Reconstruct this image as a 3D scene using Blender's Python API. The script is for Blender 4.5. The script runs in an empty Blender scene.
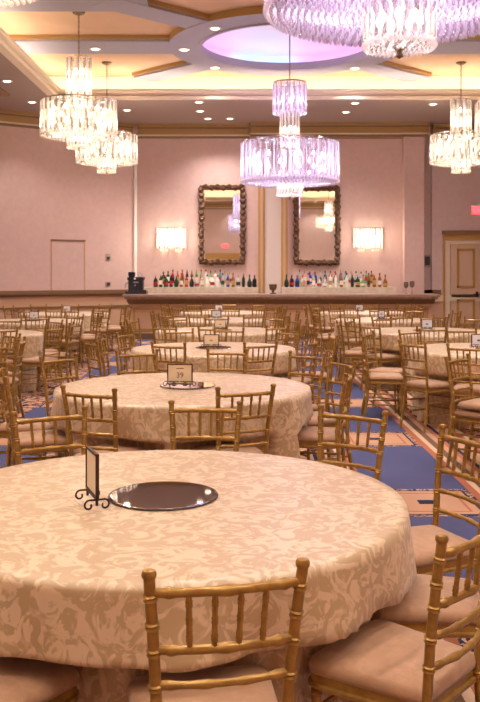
import bpy, math, random
from mathutils import Vector, Matrix
random.seed(7)
SC = bpy.context.scene
COL = SC.collection
PI = math.pi
F = 865.0; EYE = 1.62; CX = 240.0; HY = 273.0      # the lens measured from the photograph

# ------------------------------------------------------------------ materials
def newmat(name):
    m = bpy.data.materials.new(name); m.use_nodes = True
    nt = m.node_tree; b = nt.nodes['Principled BSDF']
    return m, nt, b
def pbr(name, col, rough=.5, metal=0., spec=.5, noise=None, bump=None, coat=0., sheen=0.):
    m, nt, b = newmat(name)
    b.inputs['Base Color'].default_value = (*col, 1)
    b.inputs['Roughness'].default_value = rough
    b.inputs['Metallic'].default_value = metal
    b.inputs['Specular IOR Level'].default_value = spec
    b.inputs['Coat Weight'].default_value = coat
    b.inputs['Sheen Weight'].default_value = sheen
    if noise:
        col2, scale, lo, hi = noise
        tc = nt.nodes.new('ShaderNodeTexCoord')
        n = nt.nodes.new('ShaderNodeTexNoise'); n.inputs['Scale'].default_value = scale
        n.inputs['Detail'].default_value = 5; n.inputs['Distortion'].default_value = .6
        r = nt.nodes.new('ShaderNodeValToRGB')
        r.color_ramp.elements[0].position = lo; r.color_ramp.elements[0].color = (*col, 1)
        r.color_ramp.elements[1].position = hi; r.color_ramp.elements[1].color = (*col2, 1)
        nt.links.new(tc.outputs['Object'], n.inputs['Vector'])
        nt.links.new(n.outputs['Fac'], r.inputs['Fac'])
        nt.links.new(r.outputs['Color'], b.inputs['Base Color'])
    if bump:
        sc, st = bump
        tc = nt.nodes.new('ShaderNodeTexCoord')
        n = nt.nodes.new('ShaderNodeTexNoise'); n.inputs['Scale'].default_value = sc; n.inputs['Detail'].default_value = 4
        bp = nt.nodes.new('ShaderNodeBump'); bp.inputs['Strength'].default_value = st; bp.inputs['Distance'].default_value = .01
        nt.links.new(tc.outputs['Object'], n.inputs['Vector'])
        nt.links.new(n.outputs['Fac'], bp.inputs['Height']); nt.links.new(bp.outputs['Normal'], b.inputs['Normal'])
    return m
def emit(name, col, strength):
    m, nt, b = newmat(name)
    b.inputs['Base Color'].default_value = (*col, 1)
    b.inputs['Emission Color'].default_value = (*col, 1)
    b.inputs['Emission Strength'].default_value = strength
    return m
def crystal(name, tint, transp=.42, transl=.36):
    transl = transl + .6 * (1 - transl)
    m = bpy.data.materials.new(name); m.use_nodes = True
    nt = m.node_tree; nt.nodes.clear()
    out = nt.nodes.new('ShaderNodeOutputMaterial')
    tr = nt.nodes.new('ShaderNodeBsdfTransparent'); tr.inputs['Color'].default_value = (.97, .97, .97, 1)
    tl = nt.nodes.new('ShaderNodeBsdfTranslucent'); tl.inputs['Color'].default_value = (*tint, 1)
    df = nt.nodes.new('ShaderNodeBsdfDiffuse'); df.inputs['Color'].default_value = (*tint, 1)
    gl = nt.nodes.new('ShaderNodeBsdfGlossy'); gl.inputs['Roughness'].default_value = .08
    gl.inputs['Color'].default_value = (.95, .95, .95, 1)
    m1 = nt.nodes.new('ShaderNodeMixShader'); m1.inputs[0].default_value = .4
    m2 = nt.nodes.new('ShaderNodeMixShader'); m2.inputs[0].default_value = 1 - transl
    m3 = nt.nodes.new('ShaderNodeMixShader'); m3.inputs[0].default_value = transp
    nt.links.new(tl.outputs[0], m1.inputs[1]); nt.links.new(df.outputs[0], m1.inputs[2])
    nt.links.new(m1.outputs[0], m2.inputs[1]); nt.links.new(gl.outputs[0], m2.inputs[2])
    nt.links.new(m2.outputs[0], m3.inputs[1]); nt.links.new(tr.outputs[0], m3.inputs[2])
    nt.links.new(m3.outputs[0], out.inputs['Surface'])
    return m

M = {}
M['gold'] = pbr('gold_paint', (.43, .255, .062), .32, .5, .5, noise=((.27, .15, .035), 30, .35, .75))
M['goldfar'] = M['gold']
M['cushion'] = pbr('blush_cushion', (.43, .25, .14), .7, 0, .4, noise=((.36, .20, .105), 26, .35, .7), bump=(220, .15), sheen=.35)
M['wall'] = pbr('blush_wallpaper', (.68, .49, .445), .7, 0, .3, noise=((.63, .445, .405), 7, .3, .7), bump=(60, .1))
M['wallr'] = pbr('mauve_wallpaper', (.66, .51, .49), .7, 0, .3, noise=((.61, .465, .45), 7, .3, .7), bump=(60, .1))
M['dado'] = pbr('peach_panel', (.60, .385, .25), .6)
M['cream'] = pbr('cream_paint', (.72, .60, .47), .55)
M['ivory'] = pbr('ivory_paint', (.70, .60, .55), .55)
M['soffit'] = pbr('mauve_ceiling', (.35, .262, .24), .85)
M['tray'] = pbr('peach_ceiling', (.55, .345, .21), .85, noise=((.50, .31, .18), 1.5, .3, .7))
M['beam'] = pbr('grey_ceiling_band', (.29, .26, .30), .85)
M['crown'] = pbr('antique_gold_moulding', (.36, .215, .075), .45, .25)
M['crownd'] = pbr('brown_moulding', (.22, .125, .06), .5, .1)
M['doorp'] = pbr('door_peach', (.62, .44, .31), .55)
M['goldtrim'] = pbr('door_gold_trim', (.50, .30, .10), .45, .2)
M['counter'] = pbr('brown_stone_counter', (.30, .19, .145), .3, 0, .5, noise=((.42, .28, .21), 12, .3, .7))
M['barfront'] = pbr('bar_peach_panel', (.62, .40, .25), .5)
M['marble'] = pbr('pale_marble', (.72, .62, .50), .35, noise=((.60, .48, .36), 6, .35, .7))
M['iron'] = pbr('dark_iron', (.055, .028, .022), .45, .6)
M['bronze'] = pbr('bronze_fitting', (.16, .10, .05), .4, .7)
M['chrome'] = pbr('polished_fitting', (.75, .74, .76), .15, 1.)
M['card'] = pbr('cream_card', (.80, .66, .48), .6)
M['cardw'] = pbr('white_card', (.80, .80, .86), .6)
M['ink'] = pbr('brown_ink', (.12, .06, .03), .6)
M['inkl'] = pbr('gold_ink', (.45, .30, .12), .6)
M['mirror'] = pbr('mirror_glass', (.92, .92, .92), .02, 1.)
M['mirrort'] = pbr('dark_mirror_plate', (.50, .46, .46), .03, 1.)
M['mframe'] = pbr('carved_bronze_frame', (.085, .036, .02), .5, .2, noise=((.27, .125, .045), 22, .48, .72))
M['black'] = pbr('black_plastic', (.014, .017, .028), .35)
M['steel'] = pbr('grey_steel', (.40, .40, .44), .3, .8)
M['plate'] = pbr('wall_plate', (.40, .33, .30), .5)
M['slot'] = pbr('dark_slot', (.05, .04, .04), .5)
M['white'] = pbr('white_trim', (.80, .76, .70), .5)
M['lamp'] = emit('downlight_lens', (1, .86, .66), 9)
M['bulb'] = emit('warm_bulb', (1, .86, .66), 14)
M['bulbp'] = emit('lilac_bulb', (.88, .76, 1.0), 14)
M['cove'] = emit('cove_led', (1, .88, .70), 40)
M['ledp'] = emit('violet_led', (.74, .26, 1.0), 13)
M['ledb'] = emit('blue_led', (.28, .60, 1.0), 15)
M['exitred'] = emit('exit_letters', (1, .05, .07), 5)
M['exitback'] = emit('exit_face', (1, .16, .18), .9)
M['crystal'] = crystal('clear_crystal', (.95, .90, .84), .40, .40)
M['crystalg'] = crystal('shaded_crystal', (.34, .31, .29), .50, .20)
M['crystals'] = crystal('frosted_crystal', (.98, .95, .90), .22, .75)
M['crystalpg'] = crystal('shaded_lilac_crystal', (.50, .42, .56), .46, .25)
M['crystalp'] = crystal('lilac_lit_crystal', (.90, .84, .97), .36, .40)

def damask():
    m, nt, b = newmat('damask_cloth')
    N = nt.nodes.new; L = nt.links.new
    uv = N('ShaderNodeUVMap')
    n1 = N('ShaderNodeTexNoise'); n1.inputs['Scale'].default_value = 11; n1.inputs['Detail'].default_value = 2.2
    n1.inputs['Distortion'].default_value = 2.6
    v = N('ShaderNodeTexVoronoi'); v.inputs['Scale'].default_value = 17; v.feature = 'SMOOTH_F1'
    mixv = N('ShaderNodeMixRGB'); mixv.inputs[0].default_value = .12
    L(uv.outputs[0], mixv.inputs[1]); L(n1.outputs['Color'], mixv.inputs[2]); L(mixv.outputs[0], v.inputs['Vector'])
    L(uv.outputs[0], n1.inputs['Vector'])
    add = N('ShaderNodeMath'); add.operation = 'MULTIPLY_ADD'; add.inputs[1].default_value = .28
    L(v.outputs['Distance'], add.inputs[0]); L(n1.outputs['Fac'], add.inputs[2])
    r = N('ShaderNodeValToRGB')
    r.color_ramp.elements[0].position = .56; r.color_ramp.elements[0].color = (.65, .49, .315, 1)
    r.color_ramp.elements[1].position = .66; r.color_ramp.elements[1].color = (.455, .315, .165, 1)
    L(add.outputs[0], r.inputs['Fac']); L(r.outputs['Color'], b.inputs['Base Color'])
    rr = N('ShaderNodeMapRange'); rr.inputs[1].default_value = .56; rr.inputs[2].default_value = .62
    rr.inputs[3].default_value = .40; rr.inputs[4].default_value = .58
    L(add.outputs[0], rr.inputs[0]); L(rr.outputs[0], b.inputs['Roughness'])
    b.inputs['Coat Weight'].default_value = .8; b.inputs['Coat Roughness'].default_value = .42; b.inputs['Coat IOR'].default_value = 1.65; b.inputs['Sheen Weight'].default_value = .35; b.inputs['Sheen Roughness'].default_value = .35; b.inputs['Sheen Tint'].default_value = (1, .90, .86, 1)
    b.inputs['Specular IOR Level'].default_value = .6
    w = N('ShaderNodeTexNoise'); w.inputs['Scale'].default_value = 3.2; w.inputs['Detail'].default_value = 3
    L(uv.outputs[0], w.inputs['Vector'])
    bp = N('ShaderNodeBump'); bp.inputs['Strength'].default_value = .25; bp.inputs['Distance'].default_value = .03
    L(w.outputs['Fac'], bp.inputs['Height']); L(bp.outputs['Normal'], b.inputs['Normal'])
    return m
M['damask'] = damask()

def carpet():
    m, nt, b = newmat('patterned_carpet')
    N = nt.nodes.new; L = nt.links.new
    b.inputs['Roughness'].default_value = .95; b.inputs['Specular IOR Level'].default_value = .1
    tc = N('ShaderNodeTexCoord'); sx = N('ShaderNodeSeparateXYZ'); L(tc.outputs['Object'], sx.inputs[0])
    def mth(op, a, c=None, d=None):
        n = N('ShaderNodeMath'); n.operation = op
        for i, q in enumerate((a, c, d)):
            if q is None: continue
            if isinstance(q, (int, float)): n.inputs[i].default_value = q
            else: L(q, n.inputs[i])
        return n.outputs[0]
    def mixc(f, a, c):
        n = N('ShaderNodeMixRGB')
        if isinstance(f, (int, float)): n.inputs[0].default_value = f
        else: L(f, n.inputs[0])
        for i, q in ((1, a), (2, c)):
            if isinstance(q, tuple): n.inputs[i].default_value = (*q, 1)
            else: L(q, n.inputs[i])
        return n.outputs[0]
    X = sx.outputs[0]; Y = sx.outputs[1]
    # lateral distance from the middle of the nearest blue lane (lanes 3.25 m apart), and along-lane position (2.33 m repeat)
    xl = mth('SUBTRACT', mth('MODULO', mth('ADD', X, 3.43 * 8 - 1.33 + 1.715), 3.43), 1.715)
    ax = mth('ABSOLUTE', xl)
    yl = mth('ABSOLUTE', mth('SUBTRACT', mth('MODULO', mth('ADD', Y, 2.33 * 10 - 6.12 + 1.165), 2.33), 1.165))
    blue = (.07, .08, .19); navy = (.022, .026, .062); rust = (.40, .14, .07); tan = (.50, .29, .18); cream = (.60, .42, .29); olive = (.17, .095, .055)
    noi = N('ShaderNodeTexNoise'); noi.inputs['Scale'].default_value = 3.2; noi.inputs['Distortion'].default_value = 3.5; noi.inputs['Detail'].default_value = 2
    L(tc.outputs['Object'], noi.inputs['Vector'])
    rf = N('ShaderNodeValToRGB'); rf.color_ramp.interpolation = 'CONSTANT'
    e = rf.color_ramp.elements; e[0].position = 0; e[0].color = (*navy, 1); e[1].position = .46; e[1].color = (*rust, 1)
    for p, c in ((.50, tan), (.56, cream), (.60, rust), (.66, blue)):
        q = e.new(p); q.color = (*c, 1)
    L(noi.outputs['Fac'], rf.inputs['Fac'])
    fieldc = rf.outputs['Color']
    # striped border from .37 to 1.0 m either side of a lane's middle
    rs = N('ShaderNodeValToRGB'); rs.color_ramp.interpolation = 'CONSTANT'
    e = rs.color_ramp.elements; e[0].position = 0; e[0].color = (*rust, 1); e[1].position = .09; e[1].color = (*cream, 1)
    for p, c in ((.17, olive), (.27, tan), (.36, rust), (.44, navy), (.50, tan), (.72, rust), (.80, cream), (.88, olive), (.94, rust)):
        q = e.new(p); q.color = (*c, 1)
    L(mth('DIVIDE', mth('SUBTRACT', ax, .37), .63), rs.inputs['Fac'])
    c = mixc(mth('MULTIPLY', mth('LESS_THAN', ax, 1.0), mth('GREATER_THAN', X, -.4)), fieldc, rs.outputs['Color'])
    wv = N('ShaderNodeTexNoise'); wv.inputs['Scale'].default_value = 2.0; L(tc.outputs['Object'], wv.inputs['Vector'])
    bl = mixc(wv.outputs['Fac'], (.068, .076, .165), (.09, .094, .20))
    c = mixc(mth('LESS_THAN', ax, .37), c, bl)
    # rectangle motif in the lane
    def rect(hx, hy): return mth('MULTIPLY', mth('LESS_THAN', ax, hx), mth('LESS_THAN', yl, hy))
    sc = N('ShaderNodeTexNoise'); sc.inputs['Scale'].default_value = 9; sc.inputs['Distortion'].default_value = 4; L(tc.outputs['Object'], sc.inputs['Vector'])
    scr = mixc(mth('GREATER_THAN', sc.outputs['Fac'], .5), navy, tan)
    inlane = mth('LESS_THAN', ax, .37)
    c = mixc(mth('MULTIPLY', inlane, mth('LESS_THAN', yl, .365)), c, scr)
    c = mixc(rect(.33, .325), c, navy)
    c = mixc(rect(.31, .305), c, tan)
    c = mixc(rect(.255, .25), c, rust)
    c = mixc(rect(.235, .23), c, mixc(mth('GREATER_THAN', sc.outputs['Fac'], .56), tan, (.50, .29, .18)))
    c = mixc(rect(.07, .055), c, navy)
    fz = N('ShaderNodeTexNoise'); fz.inputs['Scale'].default_value = 260; L(tc.outputs['Object'], fz.inputs['Vector'])
    c = mixc(mth('MULTIPLY', fz.outputs['Fac'], .25), c, (.03, .025, .03))
    L(c, b.inputs['Base Color'])
    return m
M['carpet'] = carpet()

# ------------------------------------------------------------------ mesh builder
class MB:
    def __init__(s): s.v = []; s.f = []; s.m = []; s.uv = None
    def add(s, vs, fs, mi=0):
        o = len(s.v); s.v += [tuple(p) for p in vs]
        s.f += [tuple(i + o for i in f) for f in fs]; s.m += [mi] * len(fs); return s
    def box(s, x0, x1, y0, y1, z0, z1, mi=0, T=None):
        vs = [(x, y, z) for x in (x0, x1) for y in (y0, y1) for z in (z0, z1)]
        if T: vs = [T(p) for p in vs]
        return s.add(vs, [(0, 1, 3, 2), (4, 6, 7, 5), (0, 4, 5, 1), (2, 3, 7, 6), (0, 2, 6, 4), (1, 5, 7, 3)], mi)
    def rod(s, pts, rad, n=8, mi=0, caps=True):
        pts = [Vector(p) for p in pts]
        if not isinstance(rad, (list, tuple)): rad = [rad] * len(pts)
        vs = []; up = None
        for i, p in enumerate(pts):
            d = (pts[min(i + 1, len(pts) - 1)] - pts[max(i - 1, 0)])
            d = d.normalized() if d.length > 1e-9 else Vector((0, 0, 1))
            if up is None:
                up = Vector((0, 0, 1)) if abs(d.z) < .9 else Vector((0, 1, 0))
            a = (up - d * up.dot(d)).normalized(); b = d.cross(a); up = a
            for k in range(n):
                t = 2 * PI * k / n
                vs.append(p + (a * math.cos(t) + b * math.sin(t)) * rad[i])
        fs = []
        for i in range(len(pts) - 1):
            for k in range(n):
                k2 = (k + 1) % n
                fs.append((i * n + k, i * n + k2, (i + 1) * n + k2, (i + 1) * n + k))
        if caps:
            fs.append(tuple(range(n - 1, -1, -1))); q = (len(pts) - 1) * n; fs.append(tuple(range(q, q + n)))
        return s.add(vs, fs, mi)
    def lathe(s, prof, n=24, c=(0, 0, 0), mi=0, cap=True):
        vs = []; fs = []
        for r, z in prof:
            for k in range(n):
                t = 2 * PI * k / n; vs.append((c[0] + r * math.cos(t), c[1] + r * math.sin(t), c[2] + z))
        for i in range(len(prof) - 1):
            for k in range(n):
                k2 = (k + 1) % n
                fs.append((i * n + k, i * n + k2, (i + 1) * n + k2, (i + 1) * n + k))
        if cap:
            if prof[0][0] > 1e-4: fs.append(tuple(range(n - 1, -1, -1)))
            if prof[-1][0] > 1e-4: q = (len(prof) - 1) * n; fs.append(tuple(range(q, q + n)))
        return s.add(vs, fs, mi)
    def drop(s, x, y, z, r, h, n=4, mi=0, a=0.):
        vs = [(x, y, z)] + [(x + r * math.cos(a + 2 * PI * k / n), y + r * math.sin(a + 2 * PI * k / n), z - h * .62) for k in range(n)] + [(x, y, z - h)]
        fs = [(0, 1 + k, 1 + (k + 1) % n) for k in range(n)] + [(n + 1, 1 + (k + 1) % n, 1 + k) for k in range(n)]
        return s.add(vs, fs, mi)
    def bar(s, x, y, z0, z1, r, a=0., n=4, mi=0):
        vs = [(x + r * math.cos(a + 2 * PI * k / n), y + r * math.sin(a + 2 * PI * k / n), z) for z in (z0, z1) for k in range(n)]
        fs = [(k, (k + 1) % n, n + (k + 1) % n, n + k) for k in range(n)] + [tuple(range(n - 1, -1, -1)), tuple(range(n, 2 * n))]
        return s.add(vs, fs, mi)
    def build(s, name, mats, parent=None, smooth=False, loc=None, rz=0):
        me = bpy.data.meshes.new(name); me.from_pydata(s.v, [], s.f)
        if not isinstance(mats, (list, tuple)): mats = [mats]
        for m in mats: me.materials.append(M[m] if isinstance(m, str) else m)
        me.polygons.foreach_set('material_index', s.m)
        if s.uv:
            l = me.uv_layers.new(name='UVMap')
            for lp in me.loops: l.data[lp.index].uv = s.uv[lp.vertex_index]
        if smooth:
            me.polygons.foreach_set('use_smooth', [True] * len(me.polygons))
            if smooth != 'full':
                try: me.set_sharp_from_angle(angle=math.radians(40))
                except Exception: pass
        me.update()
        o = bpy.data.objects.new(name, me); COL.objects.link(o)
        if parent: o.parent = parent
        if loc: o.location = loc
        o.rotation_euler.z = rz
        return o
def empty(name, loc=(0, 0, 0), rz=0):
    o = bpy.data.objects.new(name, None); COL.objects.link(o); o.location = loc; o.rotation_euler.z = rz
    o.empty_display_size = .1
    return o
def tag(o, label, cat, group=None):
    o['label'] = label; o['category'] = cat
    if group: o['group'] = group
    return o
def struct(o, label=None, cat=None):
    o['kind'] = 'structure'
    if label: o['label'] = label
    if cat: o['category'] = cat
    return o
def copy_tree(root, loc, rz=0, scale=None):
    r = root.copy(); COL.objects.link(r); r.location = loc; r.rotation_euler.z = rz
    if scale: r.scale = scale
    for ch in list(root.children):
        c = ch.copy(); COL.objects.link(c); c.parent = r
        for g in list(ch.children):
            d = g.copy(); COL.objects.link(d); d.parent = c
    return r
def textmesh(txt, size, name, mat, parent, loc, rot=(PI / 2, 0, 0), ext=.0006):
    cu = bpy.data.curves.new(name, 'FONT'); cu.body = txt; cu.size = size; cu.align_x = 'CENTER'; cu.align_y = 'CENTER'; cu.extrude = ext
    o = bpy.data.objects.new(name, cu); COL.objects.link(o)
    bpy.context.view_layer.update()
    me = bpy.data.meshes.new_from_object(o.evaluated_get(bpy.context.evaluated_depsgraph_get()))
    bpy.data.objects.remove(o)
    me.name = name; me.materials.clear(); me.materials.append(M[mat])
    q = bpy.data.objects.new(name, me); COL.objects.link(q); q.parent = parent; q.location = loc; q.rotation_euler = rot
    return q
def sstep(a, b, x):
    t = max(0., min(1., (x - a) / (b - a))); return t * t * (3 - 2 * t)
def wx(px, d): return (px - CX) / F * d
def wz(py, d): return EYE + (HY - py) / F * d

# ------------------------------------------------------------------ the room
ZS = 5.6; ZB = 6.14; ZT = 6.27
YB = 23.3; YN = -2.6; XL = -9.2; XR = 10.2
TX0, TX1, TY0, TY1 = -4.16, 6.10, -1.0, 19.67
PK = .78
struct(MB().box(XL, XR, YN, YB + .5, -.1, 0).build('floor', 'carpet'), 'blue and rust patterned ballroom carpet', 'carpet')
b = MB()
for x0, x1, y0, y1 in ((XL, TX0, YN, YB + .5), (TX1, XR, YN, YB + .5), (TX0, TX1, YN, TY0), (TX0, TX1, TY1, YB + .5)):
    b.box(x0, x1, y0, y1, ZS, ZS + .06)
struct(b.build('ceiling', 'soffit'), 'mauve lower ceiling around the raised tray', 'ceiling')
DC = (.97, 17.4)        # middle of the lit dome
RD = 1.76; RO = 2.40
def annulus_plate(mb, x0, x1, y0, y1, z, c, r, n=72, mi=0):
    # flat sheet with a round hole
    vs = []; fs = []
    for k in range(n):
        t = 2 * PI * k / n; dx, dy = math.cos(t), math.sin(t)
        ts = []
        if dx > 1e-9: ts.append((x1 - c[0]) / dx)
        if dx < -1e-9: ts.append((x0 - c[0]) / dx)
        if dy > 1e-9: ts.append((y1 - c[1]) / dy)
        if dy < -1e-9: ts.append((y0 - c[1]) / dy)
        q = min(ts); vs.append((c[0] + r * dx, c[1] + r * dy, z)); vs.append((c[0] + q * dx, c[1] + q * dy, z))
    for k in range(n):
        a = 2 * k; d = 2 * ((k + 1) % n); fs.append((a, a + 1, d + 1, d))
    # corners
    mb.add(vs, fs, mi)
    for cx_, cy_ in ((x0, y0), (x1, y0), (x1, y1), (x0, y1)):
        ang = math.atan2(cy_ - c[1], cx_ - c[0]) % (2 * PI)
        k = int(ang / (2 * PI / n)); k2 = (k + 1) % n
        mb.add([vs[2 * k + 1], (cx_, cy_, z), vs[2 * k2 + 1]], [(0, 1, 2)], mi)
b = MB()
annulus_plate(b, TX0 - PK, TX1 + PK, 12.0, TY1 + PK, ZT, DC, RD + .25)
b.box(TX0 - PK, TX1 + PK, TY0 - PK, 12.0, ZT, ZT + .05)
struct(b.build('ceiling', 'tray'), 'peach raised tray ceiling', 'ceiling')
b = MB()
for x0, x1, y0, y1 in ((TX0 - PK - .05, TX0 - PK, TY0 - PK, TY1 + PK), (TX1 + PK, TX1 + PK + .05, TY0 - PK, TY1 + PK),
                       (TX0 - PK, TX1 + PK, TY0 - PK - .05, TY0 - PK), (TX0 - PK, TX1 + PK, TY1 + PK, TY1 + PK + .05)):
    b.box(x0, x1, y0, y1, ZS + .06, ZT + .03)
struct(b.build('trim_1', 'cream'), 'cream cove wall behind the tray lip', 'cove')
def ringbox(mb, o0, o1, z0, z1, mi=0):   # a rectangular ring around the tray opening, offsets measured inward
    mb.box(TX0 + o0, TX0 + o1, TY0 + o0, TY1 - o0, z0, z1, mi); mb.box(TX1 - o1, TX1 - o0, TY0 + o0, TY1 - o0, z0, z1, mi)
    mb.box(TX0 + o1, TX1 - o1, TY0 + o0, TY0 + o1, z0, z1, mi); mb.box(TX0 + o1, TX1 - o1, TY1 - o1, TY1 - o0, z0, z1, mi)
b = MB(); ringbox(b, -.03, .05, ZS - .03, ZS + .04); ringbox(b, -.03, .0, ZS + .04, ZS + .10); ringbox(b, -.03, .06, ZS + .10, ZS + .145)
ringbox(b, -.03, .10, ZS + .145, ZS + .19); ringbox(b, -.14, -.03, ZS - .02, ZS, 0)
struct(b.build('trim_2', 'cream'), 'stepped cream moulding round the tray opening', 'moulding')
b = MB(); ringbox(b, -.34, -.28, ZS + .065, ZS + .10)
tag(b.build('cove_light_strip', 'cove'), 'warm glowing light strip hidden in the ceiling cove', 'light strip')
# grey ring and radiating bands under the tray
b = MB(); n = 72
prof = [(RD, ZB), (RO, ZB), (RO, ZT + .01), (RD, ZT + .01)]
for i in range(4):
    (r0, z0), (r1, z1) = prof[i], prof[(i + 1) % 4]
    vs = []; fs = []
    for k in range(n):
        t = 2 * PI * k / n
        vs += [(DC[0] + r0 * math.cos(t), DC[1] + r0 * math.sin(t), z0), (DC[0] + r1 * math.cos(t), DC[1] + r1 * math.sin(t), z1)]
    for k in range(n):
        a = 2 * k; d = 2 * ((k + 1) % n); fs.append((a, d, d + 1, a + 1))
    b.add(vs, fs, 1 if i == 1 else 0)
def band(ang, w, r0, r1):
    ca, sa = math.cos(ang), math.sin(ang)
    T = lambda p: (DC[0] + p[0] * ca - p[1] * sa, DC[1] + p[0] * sa + p[1] * ca, p[2])
    b.box(r0, r1, -w / 2, w / 2, ZB + .006 + .002 * (ang > 2), ZB + .06, 0, T)
    b.box(r0, r1, -w / 2 + .02, w / 2 - .02, ZB + .06, ZT + .01, 1, T)
    for sgn in (-1, 1):
        b.box(r0, r1, min(sgn * w / 2, sgn * (w / 2 + .05)), max(sgn * w / 2, sgn * (w / 2 + .05)), ZB + .05, ZT - .005, 1, T)
for ang in (0, 180): band(math.radians(ang), .95, 2.32, 5.9 if ang == 180 else 5.8)
for ang, ln in ((42, 4.35), (138, 4.35), (222, 4.4), (318, 4.4)): band(math.radians(ang), .62, 2.32, ln)
b.box(TX0 - .6, -1.55, 14.1, 15.0, ZB + .014, ZT, 0); b.box(3.5, TX1 + .6, 14.1, 15.0, ZB + .014, ZT, 0)
b.box(TX0 - .6, -1.55, 13.95, 14.1, ZB + .05, ZT - .008, 1)
struct(b.build('trim_3', ['beam', 'crown']), 'grey ceiling ring with radiating gold edged bands', 'ceiling bands')
# the dome
b = MB(); pr = [(RD, ZB), (RD, ZB + .10), (RD + .24, ZB + .10), (RD + .24, ZB + .34)]
for k in range(9):
    t = k / 8 * PI / 2; pr.append(((RD + .20) * math.cos(t) + .0001, ZB + .34 + .55 * math.sin(t)))
b.lathe(pr, 72, (DC[0], DC[1], 0), cap=False)
struct(b.build('ceiling', 'white', smooth=True), 'round ceiling dome washed with violet light', 'dome')
b = MB(); b.lathe([(RD - .02, ZB - .02), (RD + .06, ZB - .03), (RD + .08, ZB), (RD - .02, ZB + .11), (RD - .02, ZB - .02)], 72, (DC[0], DC[1], 0), cap=False)
struct(b.build('trim_4', 'beam', smooth=True), 'grey rim of the lit dome', 'moulding')
def torus_arc(mb, r, z, a0, a1, rr, n=60):
    pts = [(DC[0] + r * math.cos(a0 + (a1 - a0) * k / n), DC[1] + r * math.sin(a0 + (a1 - a0) * k / n), z) for k in range(n + 1)]
    mb.rod(pts, rr, 6)
led = empty('dome_light_ring', (DC[0], DC[1], ZB + .1))
tag(led, 'violet and blue light ring hidden behind the dome rim', 'light ring')
for mt, a0, a1 in (('ledp', -.25 * PI, .45 * PI), ('ledb', .45 * PI, .70 * PI), ('ledp', .70 * PI, 1.12 * PI), ('ledb', 1.12 * PI, 1.38 * PI), ('ledp', 1.38 * PI, 1.75 * PI)):
    q = MB(); torus_arc(q, RD + .14, .045, a0, a1, .025)
    q.v = [(x - DC[0], y - DC[1], z) for x, y, z in q.v]
    q.build('violet_strip' if mt == 'ledp' else 'blue_strip', mt, led)

# walls
P0 = Vector((-2.83, YB)); P1 = Vector((-5.9, 21.2)); U = (P1 - P0).normalized(); NW = Vector((-U.y, U.x))
if NW.y > 0: NW = -NW
SEND = (XL - P0.x) / U.x
def TS(p):   # (distance along the slanted wall, distance out from it, height)
    q = P0 + U * p[0] + NW * p[1]; return (q.x, q.y, p[2])
def s_of(px):
    k = (px - CX) / F; return (k * P0.y - P0.x) / (U.x - k * U.y)
def z_of(px, py):
    q = P0 + U * s_of(px); return wz(py, q.y)
b = MB(); b.box(0, SEND + .3, -.2, 0, 1.1, ZS, 0, TS); b.box(0, SEND + .3, -.2, 0, 0, 1.1, 1, TS)
struct(b.build('wall_left', ['wall', 'dado']), 'blush papered wall at the left, set at an angle', 'wall')
b = MB(); b.box(-3.2, 4.93, YB, YB + .2, 0, ZS)
struct(b.build('wall_back', 'wall'), 'blush papered wall behind the bar', 'wall')
b = MB(); b.box(4.93, 5.17, YB + .14, YB + .6, 0, ZS); b.box(5.17, XR + .2, YB, YB + .6, 1.1, ZS); b.box(5.17, XR + .2, YB, YB + .6, 0, 1.1, 1)
struct(b.build('wall_right', ['wallr', 'dado']), 'mauve papered wall beside the panelled door', 'wall')
struct(MB().box(XR, XR + .2, YN, YB + .6, 0, ZS).build('wall_east', 'wallr'))
struct(MB().box(XL - .2, XL, YN, 20, 0, ZS).build('wall_west', 'wall'))
struct(MB().box(XL, XR, YN - .2, YN, 0, ZS).build('wall_front', 'wallr'))
# crown mouldings
CR = [(-.36, -.30, .05, 1), (-.30, -.265, .09, 2), (-.265, -.12, .12, 0), (-.12, -.08, .17, 1), (-.08, 0, .22, 0)]
def crown_x(x0, x1, y, dz=0, extra=0):
    q = MB()
    for a, c, o, mi in CR: q.box(x0 - (extra), x1 + extra, y - o, y, ZS + a + dz, ZS + c + dz, mi)
    return q
q = MB()
for a, c, o, mi in CR: q.box(.12, SEND + .1, 0, o, ZS + a, ZS + c, mi, TS)
struct(q.build('trim_5', ['crown', 'crownd', 'cream']), 'gold crown moulding on the left wall', 'moulding')
struct(crown_x(-2.75, .25, YB).build('trim_6', ['crown', 'crownd', 'cream']), 'gold crown moulding left of the middle pilaster', 'moulding')
struct(crown_x(.27, 4.36, YB - .28).build('trim_7', ['crown', 'crownd', 'cream']), 'stepped out gold crown moulding over the right mirror', 'moulding')
struct(crown_x(.27, 4.36, YB, -.0).build('trim_8', ['crown', 'crownd', 'cream']))
b = MB(); b.box(.27, 4.36, YB - .30, YB - .02, ZS - .36, ZS)
struct(b.build('trim_9', 'crown'))
struct(crown_x(4.37, 4.90, YB - .32, 0, .10).build('trim_10', ['crown', 'crownd', 'cream']), 'gold capital on the right pilaster', 'moulding')
struct(crown_x(5.17, XR, YB).build('trim_11', ['crown', 'crownd', 'cream']), 'gold crown moulding on the right wall', 'moulding')
q = MB()
for a, c, o, mi in CR: q.box(XL, XR, YN, YN + o, ZS + a, ZS + c, mi)
struct(q.build('trim_12', ['crown', 'crownd', 'cream']))
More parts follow.
